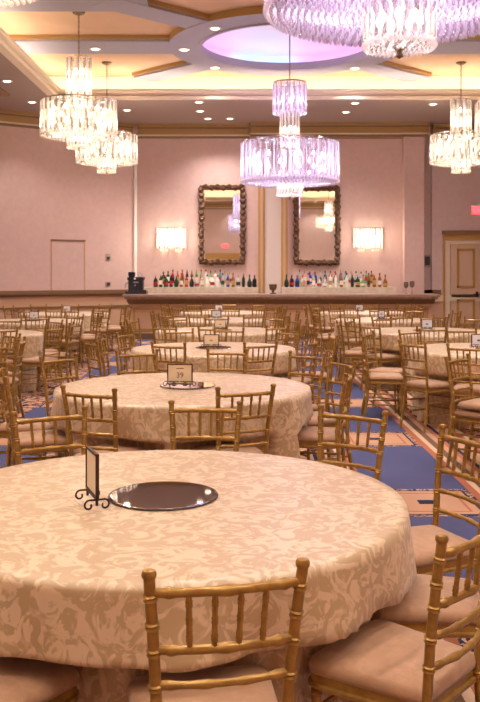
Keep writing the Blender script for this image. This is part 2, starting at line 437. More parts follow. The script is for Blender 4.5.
# pilasters
b = MB(); b.box(4.37, 4.90, YB - .30, YB + .4, 0, ZS)
struct(b.build('trim_13', 'wall'), 'papered pilaster right of the bar', 'pilaster')
b = MB(); b.box(.67, 1.10, YB - .10, YB, 0, ZS - .3)
for x0, x1 in ((.49, .67), (1.10, 1.28)):
    b.box(x0, x1, YB - .12, YB, 0, ZS - .3, 1); b.box(x0 + .06, x1 - .06, YB - .15, YB - .12, 0, ZS - .3, 2)
struct(b.build('trim_14', ['ivory', 'goldtrim', 'dado']), 'pale pilaster with gold edges between the mirrors', 'pilaster')
b = MB(); b.box(-.03, .05, 0, .06, 0, ZS - .35, 0, TS)
struct(b.build('trim_15', 'white'), 'pale bead at the corner left of the bar', 'corner bead')
# chair rails
b = MB(); b.box(.05, SEND, 0, .05, 1.03, 1.08, 0, TS); b.box(.05, SEND, 0, .09, 1.08, 1.18, 0, TS); b.box(.05, SEND, 0, .03, .72, .77, 0, TS)
b.box(.05, SEND, 0, .04, 0, .18, 0, TS)
struct(b.build('trim_16', ['crownd', 'crown']), 'brown chair rail along the left wall', 'chair rail')
b = MB(); b.box(4.95, XR, YB - .05, YB, .86, 1.02, 1)
b.box(4.92, 5.40, YB - .09, YB, 1.02, 1.17, 0); b.box(6.75, XR, YB - .09, YB, 1.02, 1.17, 0); b.box(4.92, 5.17, YB - .09, YB + .4, 1.02, 1.17, 0)
struct(b.build('trim_17', ['crownd', 'cream']), 'brown chair rail on the right wall', 'chair rail')
# flush door in the left wall
s0, s1 = s_of(84), s_of(52); zt = z_of(68, 241)
b = MB(); b.box(s0, s1, 0, .012, 1.18, zt, 0, TS)
b.box(s0 - .03, s0, 0, .03, 1.18, zt, 1, TS); b.box(s1, s1 + .03, 0, .022, 1.18, zt, 1, TS); b.box(s0 - .03, s1 + .03, 0, .035, zt, zt + .035, 2, TS)
struct(b.build('door_1', ['wall', 'dado', 'crownd']), 'flush papered door in the left wall', 'door')
# panelled door on the right
DXL, DXR, DTOP = 5.44, 6.72, 2.74
b = MB(); b.box(DXL, DXR + 1.0, YB - .16, YB, 2.66, 2.76, 1); b.box(DXL + .02, DXR + 1.0, YB - .11, YB, 2.50, 2.66, 2); b.box(DXL + .02, DXR + 1, YB - .07, YB, 2.40, 2.50, 0)
b.box(DXL + .02, DXL + .07, YB - .09, YB, 0, 2.5, 2); b.box(DXL + .07, DXL + .20, YB - .06, YB, 0, 2.5, 0); b.box(DXR + .85, DXR + 1.0, YB - .06, YB, 0, 2.5, 0)
fr = b.build('trim_18', ['cream', 'crownd', 'goldtrim']); struct(fr, 'cream and gold door case with cornice', 'door case')
dr = empty('door_2', (DXL + .2, YB, 0)); struct(dr, 'peach panelled door with gold mouldings at the right', 'door')
def door_leaf(x0, x1, par, nm):
    q = MB(); q.box(x0, x1, -.03, 0, 0, 2.40)
    o = q.build(nm, 'doorp', par)
    q = MB()
    for z0, z1 in ((1.22, 2.28), (.2, .92)):
        a0, a1 = x0 + .16, x1 - .12
        q.box(a0, a1, -.055, -.03, z1 - .06, z1); q.box(a0, a1, -.055, -.03, z0, z0 + .06); q.box(a0, a0 + .06, -.055, -.03, z0, z1); q.box(a1 - .06, a1, -.055, -.03, z0, z1)
    q.build('gold_moulding', 'goldtrim', o)
    q = MB(); q.box(x0 + .02, x1, -.05, -.03, .97, 1.05); q.build('lock_rail', 'crownd', o)
    return o
l1 = door_leaf(.03, .80, dr, 'leaf'); l2 = door_leaf(.82, 1.6, dr, 'leaf')
q = MB(); q.box(.70, .76, -.07, -.03, .98, 1.12); q.rod([(.73, -.04, 1.05), (.73, -.10, 1.05), (.62, -.10, 1.05)], .012, 8); q.build('handle', 'iron', l1)
# back wall behind the camera: door and exit sign seen in the mirrors
b = MB(); b.box(-.9, 1.4, YN, YN + .12, 2.30, 2.75, 1); b.box(-.8, -.6, YN, YN + .08, 0, 2.3, 1); b.box(1.1, 1.3, YN, YN + .08, 0, 2.3, 1); b.box(-.6, 1.1, YN, YN + .05, 0, 2.3, 0)
struct(b.build('door_3', ['doorp', 'goldtrim']), 'double door behind the camera', 'door')

def exit_sign(x, y, z, face, label):
    t = empty('exit_sign', (x, y, z), 0 if face < 0 else PI); tag(t, label, 'exit sign')
    q = MB(); q.box(-.19, .19, -.05, 0, -.11, .10); q.build('sign_face', 'exitback', t)
    q = MB(); q.box(-.20, .20, -.06, 0, .10, .135); q.box(-.03, .03, -.04, 0, .135, .17); q.build('housing', 'white', t)
    textmesh('EXIT', .17, 'exit_lettering', 'exitred', t, (0, -.052, -.005), (PI / 2, 0, 0), .002)
    return t
exit_sign(wx(477.5, 23.2) + .06, YB, wz(210, 23.2), -1, 'red lit EXIT sign high on the right wall')
exit_sign(.23, YN, 3.15, 1, 'red lit EXIT sign over the door reflected in the mirror')

# ceiling recess trim at far left
b = MB()
b.box(-8.6, -5.12, 19.1, 19.25, ZS - .05, ZS); b.box(-5.27, -5.12, 12.5, 19.1, ZS - .05, ZS); b.box(-8.6, -5.12, 12.4, 12.55, ZS - .05, ZS); b.box(-8.7, -8.55, 12.5, 19.2, ZS - .05, ZS)
struct(b.build('trim_19', 'crownd'), 'brown moulding frame on the lower ceiling', 'moulding')

# wall plates
def wall_plate(px, py, w, h, label, dark):
    s = s_of(px); z = z_of(px, py)
    q = P0 + U * s; t = empty('wall_outlet', (q.x, q.y, z), math.atan2(-U.y, -U.x)); tag(t, label, 'wall outlet')
    r = MB(); r.box(-w / 2, w / 2, -.02, 0, -h / 2, h / 2); r.build('cover_plate', 'plate', t)
    r = MB(); r.box(-w * .3, w * .3, -.028, -.02, -h * .35, h * .05 if not dark else h * .35); r.build('socket', 'slot', t)
wall_plate(108, 257, .13, .17, 'small wall plate higher up beside the flush door', False)
wall_plate(108, 284, .15, .12, 'small dark wall socket just above the chair rail', True)
t = tag(empty('wall_speaker', (5.06, YB + .14, wz(261, YB + .14))), 'small grey wall box in the recess left of the door', 'wall box')
q = MB(); q.box(-.09, .10, -.05, 0, -.17, .17); q.build('housing', 'plate', t)
q = MB(); q.box(-.06, .07, -.056, -.05, -.12, .12); q.build('grille', 'slot', t)

# ------------------------------------------------------------------ mirrors
def wall_mirror(x0, x1, z0, z1, yaw, label):
    w, h = x1 - x0, z1 - z0
    t = empty('wall_mirror', ((x0 + x1) / 2, YB - .03, (z0 + z1) / 2), yaw); tag(t, label, 'mirror', 'carved frame mirrors over the bar')
    fw = .15
    q = MB(); q.box(-w / 2 + fw * .8, w / 2 - fw * .8, -.035, -.02, -h / 2 + fw * .8, h / 2 - fw * .8); q.build('mirror_glass', 'mirror', t)
    q = MB()
    def run(a, c, n):
        a = Vector(a); c = Vector(c); d = (c - a); L = d.length; d.normalize(); s = Vector((0, 1, 0)).cross(d)
        for k in range(n):
            p = a + d * L * (k + .5) / n
            # acanthus-like lobes: a fat leaf bead and two side curls
            for off, r, ln in ((0, .062, L / n * .62), (.048, .034, L / n * .4), (-.048, .034, L / n * .4)):
                m = p + s * off + d * (L / n * (.25 if off else 0))
                q.rod([m - d * ln + Vector((0, .0, 0)), m - d * ln * .6 + Vector((0, -.03, 0)), m + Vector((0, -.045, 0)) + s * (.018 if k % 2 else -.018), m + d * ln * .6 + Vector((0, -.03, 0)), m + d * ln], [r * .2, r * .75, r, r * .75, r * .2], 7)
    e = fw / 2
    xa, xb, za, zb = -w / 2 + e, w / 2 - e, -h / 2 + e, h / 2 - e
    run((xa, -.02, za), (xa, -.02, zb), 13); run((xb, -.02, za), (xb, -.02, zb), 13); run((xa, -.02, za), (xb, -.02, za), 7); run((xa, -.02, zb), (xb, -.02, zb), 7)
    for a, c in ((-w / 2 + .02, -w / 2 + fw - .02), (w / 2 - fw + .02, w / 2 - .02)): q.box(a, c, -.03, .0, -h / 2 + .02, h / 2 - .02)
    for a, c in ((-h / 2 + .02, -h / 2 + fw - .02), (h / 2 - fw + .02, h / 2 - .02)): q.box(-w / 2 + .02, w / 2 - .02, -.03, .0, a, c)
    q.build('carved_frame', 'mframe', t, True)
    q = MB()
    for a, c in ((-w / 2 + fw - .03, -w / 2 + fw), (w / 2 - fw, w / 2 - fw + .03)): q.box(a, c, -.05, -.03, -h / 2 + fw - .03, h / 2 - fw + .03)
    for a, c in ((-h / 2 + fw - .03, -h / 2 + fw), (h / 2 - fw, h / 2 - fw + .03)): q.box(-w / 2 + fw - .03, w / 2 - fw + .03, -.05, -.03, a, c)
    q.build('gilt_liner', 'goldtrim', t)
yd = 23.2
wall_mirror(wx(198.5, yd), wx(245.5, yd), wz(265, yd), wz(184.5, yd), math.radians(1.19), 'tall mirror in a carved bronze frame left of the pale pilaster')
wall_mirror(wx(293.5, yd), wx(340.5, yd), wz(265.5, yd), wz(185.5, yd), math.radians(-.15), 'tall mirror in a carved bronze frame right of the pale pilaster')

# ------------------------------------------------------------------ lights
def point(loc, col, w, r=.1):
    l = bpy.data.lights.new('lamp', 'POINT'); l.color = col; l.energy = w; l.shadow_soft_size = r
    o = bpy.data.objects.new('lamp', l); COL.objects.link(o); o.location = loc; return o
def spot(loc, col, w, ang=110, blend=.8, r=.06):
    l = bpy.data.lights.new('lamp', 'SPOT'); l.color = col; l.energy = w; l.spot_size = math.radians(ang); l.spot_blend = blend; l.shadow_soft_size = r
    o = bpy.data.objects.new('lamp', l); COL.objects.link(o); o.location = loc; return o
WARM = (1, .895, .845)
DL = None
def downlight(x, y, z, label, w=120, group='recessed downlights in the ceiling', col=WARM, ang=115):
    global DL
    if DL is None:
        DL = empty('downlight'); 
        q = MB(); q.lathe([(.075, -.012), (.10, -.015), (.115, -.006), (.115, 0), (.075, 0), (.075, -.012)], 20, cap=False); q.build('trim_ring', 'white', DL, True)
        q = MB(); q.lathe([(.001, -.006), (.076, -.006)], 20, cap=False); q.build('lens', 'lamp', DL)
        o = DL
    else: o = copy_tree(DL, (0, 0, 0))
    o.location = (x, y, z); tag(o, label, 'downlight', group)
    spot((x, y, z - .03), col, w, ang)
    return o
soff = [((7, 81), 'downlight in the lower ceiling at the far left edge, nearest of that side'), ((32, 102), 'downlight in the lower ceiling left of the left chandeliers'),
        ((127, 110), 'downlight in the lower ceiling right of the left chandeliers'), ((199, 102), 'upper downlight of the pair above the left mirror'),
        ((200, 111), 'lower downlight of the pair above the left mirror'), ((208, 118.5), 'small downlight close to the crown above the left mirror'), ((230, 118.5), 'small downlight close to the crown left of the violet chandelier'),
        ((355, 103), 'upper downlight of the pair above the right sconce'), ((346, 112), 'lower downlight of the pair above the right sconce'), ((433, 104), 'downlight in the lower ceiling beside the right chandelier')]
for (px, py), lb in soff:
    d = (ZS - EYE) * F / (HY - py); downlight(wx(px, d), d, ZS, lb, 190)
ringp = [((-1.13, 17.5), 'downlight on the grey ring left of the dome'), ((-.46, 15.97), 'downlight on the grey ring, upper left of the dome'), ((-.55, 19.05), 'downlight on the grey ring, lower left of the dome'),
         ((2.54, 19.1), 'downlight on the grey ring, lower right of the dome'), ((3.07, 17.5), 'downlight on the grey ring right of the dome'), ((2.40, 15.97), 'downlight on the grey ring, upper right of the dome'),
         ((-2.92, 17.45), 'downlight on the grey band left of the dome')]
for (x, y), lb in ringp: downlight(x, y, ZB, lb, 240)
for y in (.4, 3.6, 7.0, 10.4, 13.2):  # unseen grid of downlights, added to light the tables from above
    for x in (-3.3, -.3, 2.7, 5.2):
        if y > 13 and x > 5: continue
        downlight(x, y, ZT, 'unseen downlight added in the tray ceiling to light the tables', {.4: 290, 3.6: 285, 7.0: 400, 10.4: 360, 13.2: 300}[y], 'added downlights above the front tables', ang=108)
for x in (-5.5, -2.5, .8, 4.1, 7.4): downlight(x, -1.85, ZS, 'unseen downlight added to brighten the wall behind the camera', 120, 'added downlights by the rear wall')  # added so the rear wall reads bright in the mirrors
for x in (-6.6, 8.0):  # fill downlights added over the sides, out of view
    for y in (4.5, 10.5, 16.5):
        downlight(x, y, ZS, 'unseen downlight added as fill in the side ceiling', 200, 'added downlights over the side aisles')

# ------------------------------------------------------------------ chandeliers
def strands(mb, r, z0, z1, n, rows, rad, seed=0, tip=True):
    rn = random.Random(seed)
    for k in range(n):
        a = 2 * PI * k / n + rn.uniform(-.01, .01); x, y = r * math.cos(a), r * math.sin(a)
        h = (z1 - z0) / rows; mid = 1 if rows > 2 else -1
        for i in range(rows):
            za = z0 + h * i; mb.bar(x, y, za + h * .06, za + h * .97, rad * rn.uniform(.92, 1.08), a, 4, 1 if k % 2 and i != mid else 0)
        if tip: mb.drop(x, y, z0 + .015, rad * 1.7, .07, 4, 0, a)
def hoop(mb, r, z, h=.02, n=40, t=.012):
    mb.lathe([(r - t, z), (r + t, z), (r + t, z + h), (r - t, z + h), (r - t, z)], n, cap=False)
BULB = {}
def bulb_parts(t, mat, specs):
    if mat not in BULB:
        q = MB(); s = .028; q.lathe([(.001, -s * 1.6), (s * .8, -s), (s, 0), (s * .7, s), (.001, s * 1.8)], 8, cap=False)
        o = q.build('bulb', mat); BULB[mat] = o.data; bpy.data.objects.remove(o)
    for r, z, n in specs:
        for k in range(n):
            a = 2 * PI * k / n; o = bpy.data.objects.new('bulb', BULB[mat]); COL.objects.link(o); o.parent = t; o.location = (r * math.cos(a), r * math.sin(a), z)
def bulbs(mb, r, z, n, s=.028):
    for k in range(n):
        a = 2 * PI * k / n; x, y = r * math.cos(a), r * math.sin(a)
        mb.lathe([(.001, -s * 1.6), (s * .8, -s), (s, 0), (s * .7, s), (.001, s * 1.8)], 8, (x, y, z), cap=False)
def small_chandelier(loc, label, cz):
    """two-tier warm drum chandelier; origin at the bottom tip, canopy cz above it"""
    t = empty('crystal_chandelier', loc); tag(t, label, 'chandelier', 'warm drum chandeliers'); 
    q = MB(); strands(q, .66, .28, .84, 60, 3, .017, 1); strands(q, .53, .25, .80, 36, 3, .015, 2)
    for r, n in ((.45, 34), (.34, 26), (.25, 20)):
        for k in range(n): q.drop(r * math.cos(2 * PI * k / n), r * math.sin(2 * PI * k / n), .34, .025, .13)
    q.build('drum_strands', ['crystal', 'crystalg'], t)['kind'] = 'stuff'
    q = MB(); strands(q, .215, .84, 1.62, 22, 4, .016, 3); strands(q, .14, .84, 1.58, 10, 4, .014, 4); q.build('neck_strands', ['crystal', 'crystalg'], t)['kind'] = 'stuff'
    q = MB(); strands(q, .20, .07, .30, 34, 1, .012, 5); 
    for r, n in ((.14, 12), (.08, 8)):
        for k in range(n): q.drop(r * math.cos(2 * PI * k / n), r * math.sin(2 * PI * k / n), .10, .022, .09)
    q.build('bottom_tier', ['crystal', 'crystalg'], t)['kind'] = 'stuff'
    q = MB(); hoop(q, .66, .84); hoop(q, .55, .80); hoop(q, .215, 1.62); hoop(q, .20, .30); hoop(q, .40, .36)
    for k in range(6):
        a = k * PI / 3; q.rod([(0, 0, .85), (.66 * math.cos(a), .66 * math.sin(a), .85)], .008, 5)
    for k in range(4):
        a = k * PI / 2; q.rod([(0, 0, 1.63), (.215 * math.cos(a), .215 * math.sin(a), 1.63)], .008, 5)
    q.rod([(0, 0, .05), (0, 0, 1.66)], .016, 6); q.build('metal_frame', 'chrome', t)
    q = MB(); q.lathe([(.001, -.02), (.02, 0), (.012, .03), (.03, .06), (.001, .08)], 12, cap=False); q.build('finial', 'bronze', t, True)
    bulb_parts(t, 'bulb', ((.47, .70, 10), (.47, .46, 10), (.085, 1.1, 3), (.085, 1.4, 3), (.09, .2, 4)))
    # chain
    q = MB(); n = int((cz - 1.66) / .045); 
    for k in range(n):
        z = 1.67 + k * .045; dx, dy = (.013, 0) if k % 2 else (0, .013)
        q.rod([(0, 0, z), (dx, dy, z + .014), (dx, dy, z + .04), (0, 0, z + .054), (-dx, -dy, z + .04), (-dx, -dy, z + .014), (0, 0, z)], .006, 5)
    q.build('chain', 'bronze', t)
    q = MB(); q.lathe([(.001, cz - .07), (.05, cz - .06), (.105, cz - .035), (.115, cz), (.001, cz)], 20, cap=False); q.build('ceiling_canopy', 'bronze', t, True)
    return t
CHZ = 3.81
chs = [((-2.87, 15.4), 'nearer and larger of the two left chandeliers, warm crystal drum'), ((-2.94, 19.1), 'farther of the two left chandeliers, lower in view by the wall'),
       ((4.88, 19.1), 'warm crystal drum chandelier hanging at the right above the door'), ((4.88, 15.4), 'warm chandelier cut off by the right edge of the photo'),
       ((-2.30, 7.25), 'chandelier whose crystal edge shows in the top left corner'), ((4.6, .4), 'warm crystal chandelier seen reflected in the right mirror'), ((-2.75, .4), 'unseen warm crystal chandelier added to light the table fronts')]  # the last chandelier is an unseen addition for warm frontal light
proto = None
for (x, y), lb in chs:
    cz = ZT - CHZ
    if proto is None: proto = o = small_chandelier((x, y, CHZ), lb, cz)
    else: o = copy_tree(proto, (x, y, CHZ), random.random()); tag(o, lb, 'chandelier', 'warm drum chandeliers')
    point((x, y, CHZ + .58), (1, .84, .64) if y > 8 else (1, .74, .45), 70 if y > 8 else 230, .12); point((x, y, CHZ + 1.25), (1, .84, .64), 16, .06)
def big_chandelier(loc, label, top, near):
    """three-tier violet-lit chandelier; origin at the bottom tip"""
    t = empty('crystal_chandelier', loc); tag(t, label, 'chandelier', 'large violet lit chandeliers')
    R = .98
    q = MB(); strands(q, R, .36, 1.10, 110 if near else 84, 4 if near else 2, .015, 11); strands(q, R - .10, .34, 1.06, 70, 3, .013, 12)
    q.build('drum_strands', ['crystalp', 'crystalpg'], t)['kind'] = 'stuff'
    q = MB(); rr = R - .04
    while rr > .26:
        n = int(2 * PI * rr / .038)
        for k in range(n):
            a = 2 * PI * (k + (.5 if int(rr * 100) % 2 else 0)) / n
            x, y = rr * math.cos(a), rr * math.sin(a); z0 = .36 - (R - rr) * .06
            q.bar(x, y, z0, z0 + .07, .008, a); q.drop(x, y, z0 + .005, .0135, .07, 4, k % 2, a)
        rr -= .05
    q.build('underside_drops', ['crystalp', 'crystalpg'], t)['kind'] = 'stuff'
    q = MB(); strands(q, .255, .09, .36, 44, 1, .013, 13)
    for r, n in ((.235, 34), (.21, 30), (.18, 26), (.145, 21), (.11, 16), (.075, 11), (.04, 6)):
        for k in range(n): q.drop(r * math.cos(2 * PI * k / n), r * math.sin(2 * PI * k / n), .10 - (.25 - r) * .16, .015, .045, 5, k % 2)
    q.build('bottom_tier', ['crystal', 'crystalg'], t)['kind'] = 'stuff'
    q = MB(); strands(q, .19, 1.10, 1.74, 30, 4, .0125, 14); q.build('neck_strands', ['crystal', 'crystalg'], t)['kind'] = 'stuff'
    q = MB(); strands(q, .33, 1.74, 2.30, 32, 2, .015, 15); strands(q, .24, 1.72, 2.26, 18, 2, .013, 16); q.build('crown_strands', ['crystalp', 'crystalpg'], t)['kind'] = 'stuff'
    q = MB(); hoop(q, R, 1.10, .025, 60); hoop(q, R - .10, 1.08, .02, 60); hoop(q, .33, 2.30, .03); hoop(q, .19, 1.70); hoop(q, .255, .36)
    for k in range(8):
        a = k * PI / 4; q.rod([(0, 0, 1.13), (R * math.cos(a), R * math.sin(a), 1.13)], .009, 5); q.rod([(0, 0, .42), (R * math.cos(a), R * math.sin(a), .46)], .007, 5)
        q.rod([(0, 0, 2.32), (.33 * math.cos(a), .33 * math.sin(a), 2.32)], .008, 5)
    q.rod([(0, 0, .03), (0, 0, 2.4)], .018, 8); q.build('metal_frame', 'chrome', t)
    q = MB(); q.lathe([(.001, -.03), (.03, -.01), (.018, .03), (.045, .05), (.001, .07)], 12, cap=False); q.build('finial', 'bronze', t, True)
    bulb_parts(t, 'bulbp', ((.70, .84, 14), (.70, .58, 14), (.17, 2.0, 5)))
    bulb_parts(t, 'bulb', ((.10, 1.4, 4), (.15, .26, 7)))
    q = MB(); q.rod([(0, 0, 2.3), (0, 0, top)], .013, 6); q.build('suspension_rod', 'bronze', t)
    q = MB(); q.lathe([(.001, top - .06), (.08, top - .05), (.13, top), (.001, top)], 20, cap=False); q.build('ceiling_canopy', 'bronze', t, True)
    x, y, z = loc
    point((x, y, z + .72), (.88, .76, 1.0), 90 if near else 170, .18); point((x, y, z + 2.0), (.88, .76, 1.0), 24, .08)
    return t
big_chandelier((1.0, 17.4, 3.12), 'violet lit crystal chandelier hanging below the dome between the mirrors', 7.05 - 3.12, False)
big_chandelier((1.17, 6.35, 3.22), 'huge nearest crystal chandelier cut off by the top edge', ZT - 3.22, True)

# sconces
def sconce(px, py, label):
    x, z = wx(px, 23.2), wz(py, 23.2); t = empty('wall_sconce', (x, YB, z)); tag(t, label, 'wall sconce', 'crystal sconces beside the mirrors')
    q = MB(); q.box(-.40, .40, -.03, 0, -.26, .27); q.build('back_plate', 'chrome', t)
    q = MB()
    for cx in (-.20, .20):
        for row in range(3):
            for k in range(9):
                a = PI + PI * k / 8; q.bar(cx + .19 * math.cos(a), -.03 + .16 * math.sin(a), -.29 + row * .19, -.29 + row * .19 + .175, .015, a)
        for k in range(5):
            a = PI + PI * k / 4; q.drop(cx + .09 * math.cos(a), -.04 + .09 * math.sin(a), -.27, .02, .11)
    q.build('crystal_rods', 'crystals', t)['kind'] = 'stuff'
    for cx in (-.27, -.13, .13, .27):
        for z_ in (.18, 0, -.18):
            o = bpy.data.objects.new('bulb', BULB['bulb']); COL.objects.link(o); o.parent = t; o.location = (cx, -.08, z_)
    for cx in (-.2, .2): point((x + cx, YB - .26, z), (1, .84, .62), 16, .06)
sconce(171, 238, 'glowing crystal sconce left of the left mirror'); sconce(368.5, 238, 'glowing crystal sconce right of the right mirror')

# ------------------------------------------------------------------ bar
BF = 21.25; BX0, BX1 = -2.72, 4.72
bar = tag(empty('bar_counter', (0, BF, 0)), 'long peach panelled bar with a brown stone top along the back wall', 'bar')
q = MB(); q.box(BX0, BX1, 0, .62, 0, .96); q.build('bar_body', 'barfront', bar)
q = MB(); q.box(BX0 - .14, BX1 + .14, -.26, .70, 1.04, 1.10); q.box(BX0 - .10, BX1 + .10, -.20, .66, .98, 1.04, 0); q.build('counter_top', 'counter', bar)
q = MB(); q.box(BX0 - .05, BX1 + .05, -.10, .0, .90, .98); q.box(BX0 - .03, BX1 + .03, -.05, 0, .86, .90); q.build('cornice', 'crownd', bar)
q = MB(); q.box(BX0 - .03, BX1 + .03, -.04, 0, 0, .14); q.build('plinth', 'crownd', bar)
for k in range(8):
    x0 = BX0 + .10 + k * (BX1 - BX0 - .1) / 8; x1 = x0 + (BX1 - BX0 - .1) / 8 - .10
    q = MB(); q.box(x0, x1, -.03, 0, .72, .76); q.box(x0, x1, -.03, 0, .22, .26); q.box(x0, x0 + .04, -.03, 0, .22, .76); q.box(x1 - .04, x1, -.03, 0, .22, .76)
    q.build('panel_moulding', 'goldtrim', bar)
def backbar(x0, x1, label):
    t = tag(empty('bottle_shelf', ((x0 + x1) / 2, 22.7, 0)), label, 'shelf'); w = (x1 - x0) / 2
    q = MB(); q.box(-w, w, -.14, .5, 0, 1.03); q.build('cabinet', 'barfront', t)
    q = MB(); q.box(-w - .04, w + .04, -.18, .5, 1.03, 1.25); q.box(-w + .4, w - .3, .12, .5, 1.25, 1.34); q.build('marble_top', 'marble', t)
backbar(wx(140, 22.6), wx(257, 22.6), 'pale marble bottle shelf under the left mirror'); backbar(wx(284, 22.6), wx(394, 22.6), 'pale marble bottle shelf under the right mirror')
def glassmat(n, c, tr=.6):
    m, nt, b = newmat(n); b.inputs['Base Color'].default_value = (*c, 1); b.inputs['Roughness'].default_value = .08; b.inputs['Transmission Weight'].default_value = tr; return m
GL = {'dark green': glassmat('green_glass', (.02, .07, .03), .2), 'black': pbr('black_glass', (.012, .01, .012), .1), 'clear': glassmat('clear_glass', (.85, .85, .80), .6), 'amber': glassmat('amber_glass', (.45, .17, .03), .4),
      'blue': glassmat('blue_glass', (.03, .10, .50), .3), 'red': pbr('red_bottle', (.40, .03, .04), .2), 'pale green': glassmat('pale_green_glass', (.30, .55, .28), .4), 'pink': pbr('pink_bottle', (.75, .35, .35), .2), 'white': pbr('white_bottle', (.80, .78, .72), .25), 'teal': glassmat('teal_glass', (.05, .42, .50), .3)}
CAPS = {'gold': M['goldtrim'], 'red': GL['red'], 'black': M['black'], 'silver': M['steel']}
LBL = {'white': GL['white'], 'cream': M['card'], 'red': GL['red'], 'black': M['black'], 'gold': M['goldtrim']}
PROF = {'tall': [(.036, 0), (.038, .01), (.038, .19), (.030, .225), (.015, .255), (.0135, .33)], 'stout': [(.050, 0), (.053, .015), (.053, .15), (.040, .19), (.016, .215), (.015, .28)],
        'square': [(.043, 0), (.045, .01), (.045, .20), (.030, .215), (.015, .225), (.015, .30)], 'flask': [(.044, 0), (.052, .05), (.057, .11), (.030, .18), (.014, .21), (.014, .29)]}
def bottle(x, y, z, kind, gl, cap, lab, label, grp):
    t = tag(empty('bottle', (x, y, z)), label, 'bottle', grp); p = PROF[kind]; h = p[-1][1]; s = 1.08
    n = 4 if kind == 'square' else 12
    q = MB(); q.lathe([(r * s * (1.25 if n == 4 else 1), zz * s) for r, zz in p], n); q.build('glass_body', GL[gl], t, n == 12, rz=PI / 4 if n == 4 else 0)
    q = MB(); q.lathe([(.018 * s, (h - .035) * s), (.018 * s, (h + .012) * s), (.001, (h + .013) * s)], 10); q.build('cap', CAPS[cap], t)
    r = p[2][0] + .0015; zz = p[2][1]
    q = MB(); q.lathe([(r * s * (1.25 if n == 4 else 1), zz * .3 * s), (r * s * (1.25 if n == 4 else 1), zz * .82 * s)], n, cap=False); q.build('paper_label', LBL[lab], t, rz=PI / 4 if n == 4 else 0)
def colour_run(px, side):
    u = (px - (150 if side == 'left' else 287)) / 100
    if side == 'left':
        if u < .22: return ['dark green', 'black', 'black']
        if u < .42: return ['amber', 'red', 'black', 'dark green']
        if u < .68: return ['clear', 'pale green', 'white', 'clear', 'amber']
        if u < .80: return ['blue', 'teal', 'clear']
        if u < .92: return ['red', 'pink', 'clear', 'amber']
        return ['dark green', 'black']
    if u < .10: return ['dark green', 'black']
    if u < .30: return ['red', 'pink', 'clear', 'blue', 'dark green']
    if u < .62: return ['clear', 'white', 'teal', 'amber', 'clear']
    if u < .80: return ['pale green', 'amber', 'clear', 'dark green']
    return ['blue', 'black', 'amber', 'dark green']
rb = random.Random(5)
for side, a, c in (('left', 153, 246), ('right', 289, 388)):
    for row, (yy, zz, n) in enumerate(((22.98, 1.3415, 15), (22.68, 1.2515, 18))):
        for k in range(n):
            if row == 0: px = a + 8 + (c - a - 22) * (k + .5) / n + 0.0
            else: px = a + (c - a) * (k + .5) / n + 0.0
            gl = rb.choice(colour_run(px, side)); kind = rb.choice(['tall', 'tall', 'stout', 'square', 'flask']); cap = rb.choice(list(CAPS)); lab = rb.choice(list(LBL))
            ordn = ['first', 'second', 'third', 'fourth', 'fifth', 'sixth', 'seventh', 'eighth', 'ninth', 'tenth', 'eleventh', 'twelfth', 'thirteenth', 'fourteenth', 'fifteenth', 'sixteenth', 'seventeenth', 'eighteenth'][k]
            bottle(wx(px, yy), yy, zz, kind, gl, cap, lab, f'{gl} {kind} bottle, {ordn} from the {"coffee machine" if side == "left" else "pale pilaster"}, {"rear" if row == 0 else "front"} row{"" if side == "left" else ", wine glass end"}', f'liquor bottles on the shelf below the {"first" if side == "left" else "second"} mirror')
for px, n_, lb in ((254, 4, 'left'), (284, 3, 'right')):     # low dark bottles at the shelf ends
    pass
for side, xs in (('left', (249.5, 254.5)), ('right', (286.5, ))):
    for i, px in enumerate(xs):
        bottle(wx(px, 22.58), 22.58, 1.2515, 'stout' if i % 2 else 'flask', 'black' if i % 2 else 'dark green', 'black', 'black', 'short dark bottle standing by the pale pilaster at the wine glass end' if side == 'right' else f'short dark bottle, {("second", "first")[i]} from the pale pilaster at the coffee machine end', f'short dark bottles on the {side} shelf')
def wineglass(x, y, z, label, s=1.0):
    t = tag(empty('wine_glass', (x, y, z)), label, 'glass', 'glasses on the bar')
    q = MB(); q.lathe([(.001, .003), (.035, 0), (.035, .004), (.006, .01), (.004, .09), (.001, .092)], 14); q.v = [(a * s, b_ * s, c * s) for a, b_, c in q.v]; q.build('stem', glassmat('stem_glass', (.55, .45, .40), .5), t, True)
    q = MB(); q.lathe([(.004, .09), (.032, .115), (.04, .15), (.034, .20), (.032, .20), (.037, .15), (.030, .118), (.003, .094)], 14, cap=False); q.v = [(a * s, b_ * s, c * s) for a, b_, c in q.v]; q.build('bowl', glassmat('bowl_glass', (.35, .24, .20), .5), t, True)
yg = 21.5
wineglass(wx(406, yg), yg, 1.10, 'left of the two glasses at the right end of the bar', 1.5); wineglass(wx(412.5, yg), yg + .06, 1.10, 'right of the two glasses at the right end of the bar', 1.6)
t = tag(empty('candle_holder', (wx(273, yg), yg, 1.10)), 'brown goblet candle holder on the bar before the pale pilaster', 'candle holder')
q = MB(); q.lathe([(.075, 0), (.08, .02), (.03, .04), (.03, .08), (.08, .11), (.10, .2), (.095, .24), (.08, .24), (.07, .14), (.001, .13)], 16, cap=False); q.build('cup', 'bronze', t, True)
q = MB(); q.lathe([(.05, .13), (.05, .20), (.001, .205)], 12); q.build('candle', 'card', t)
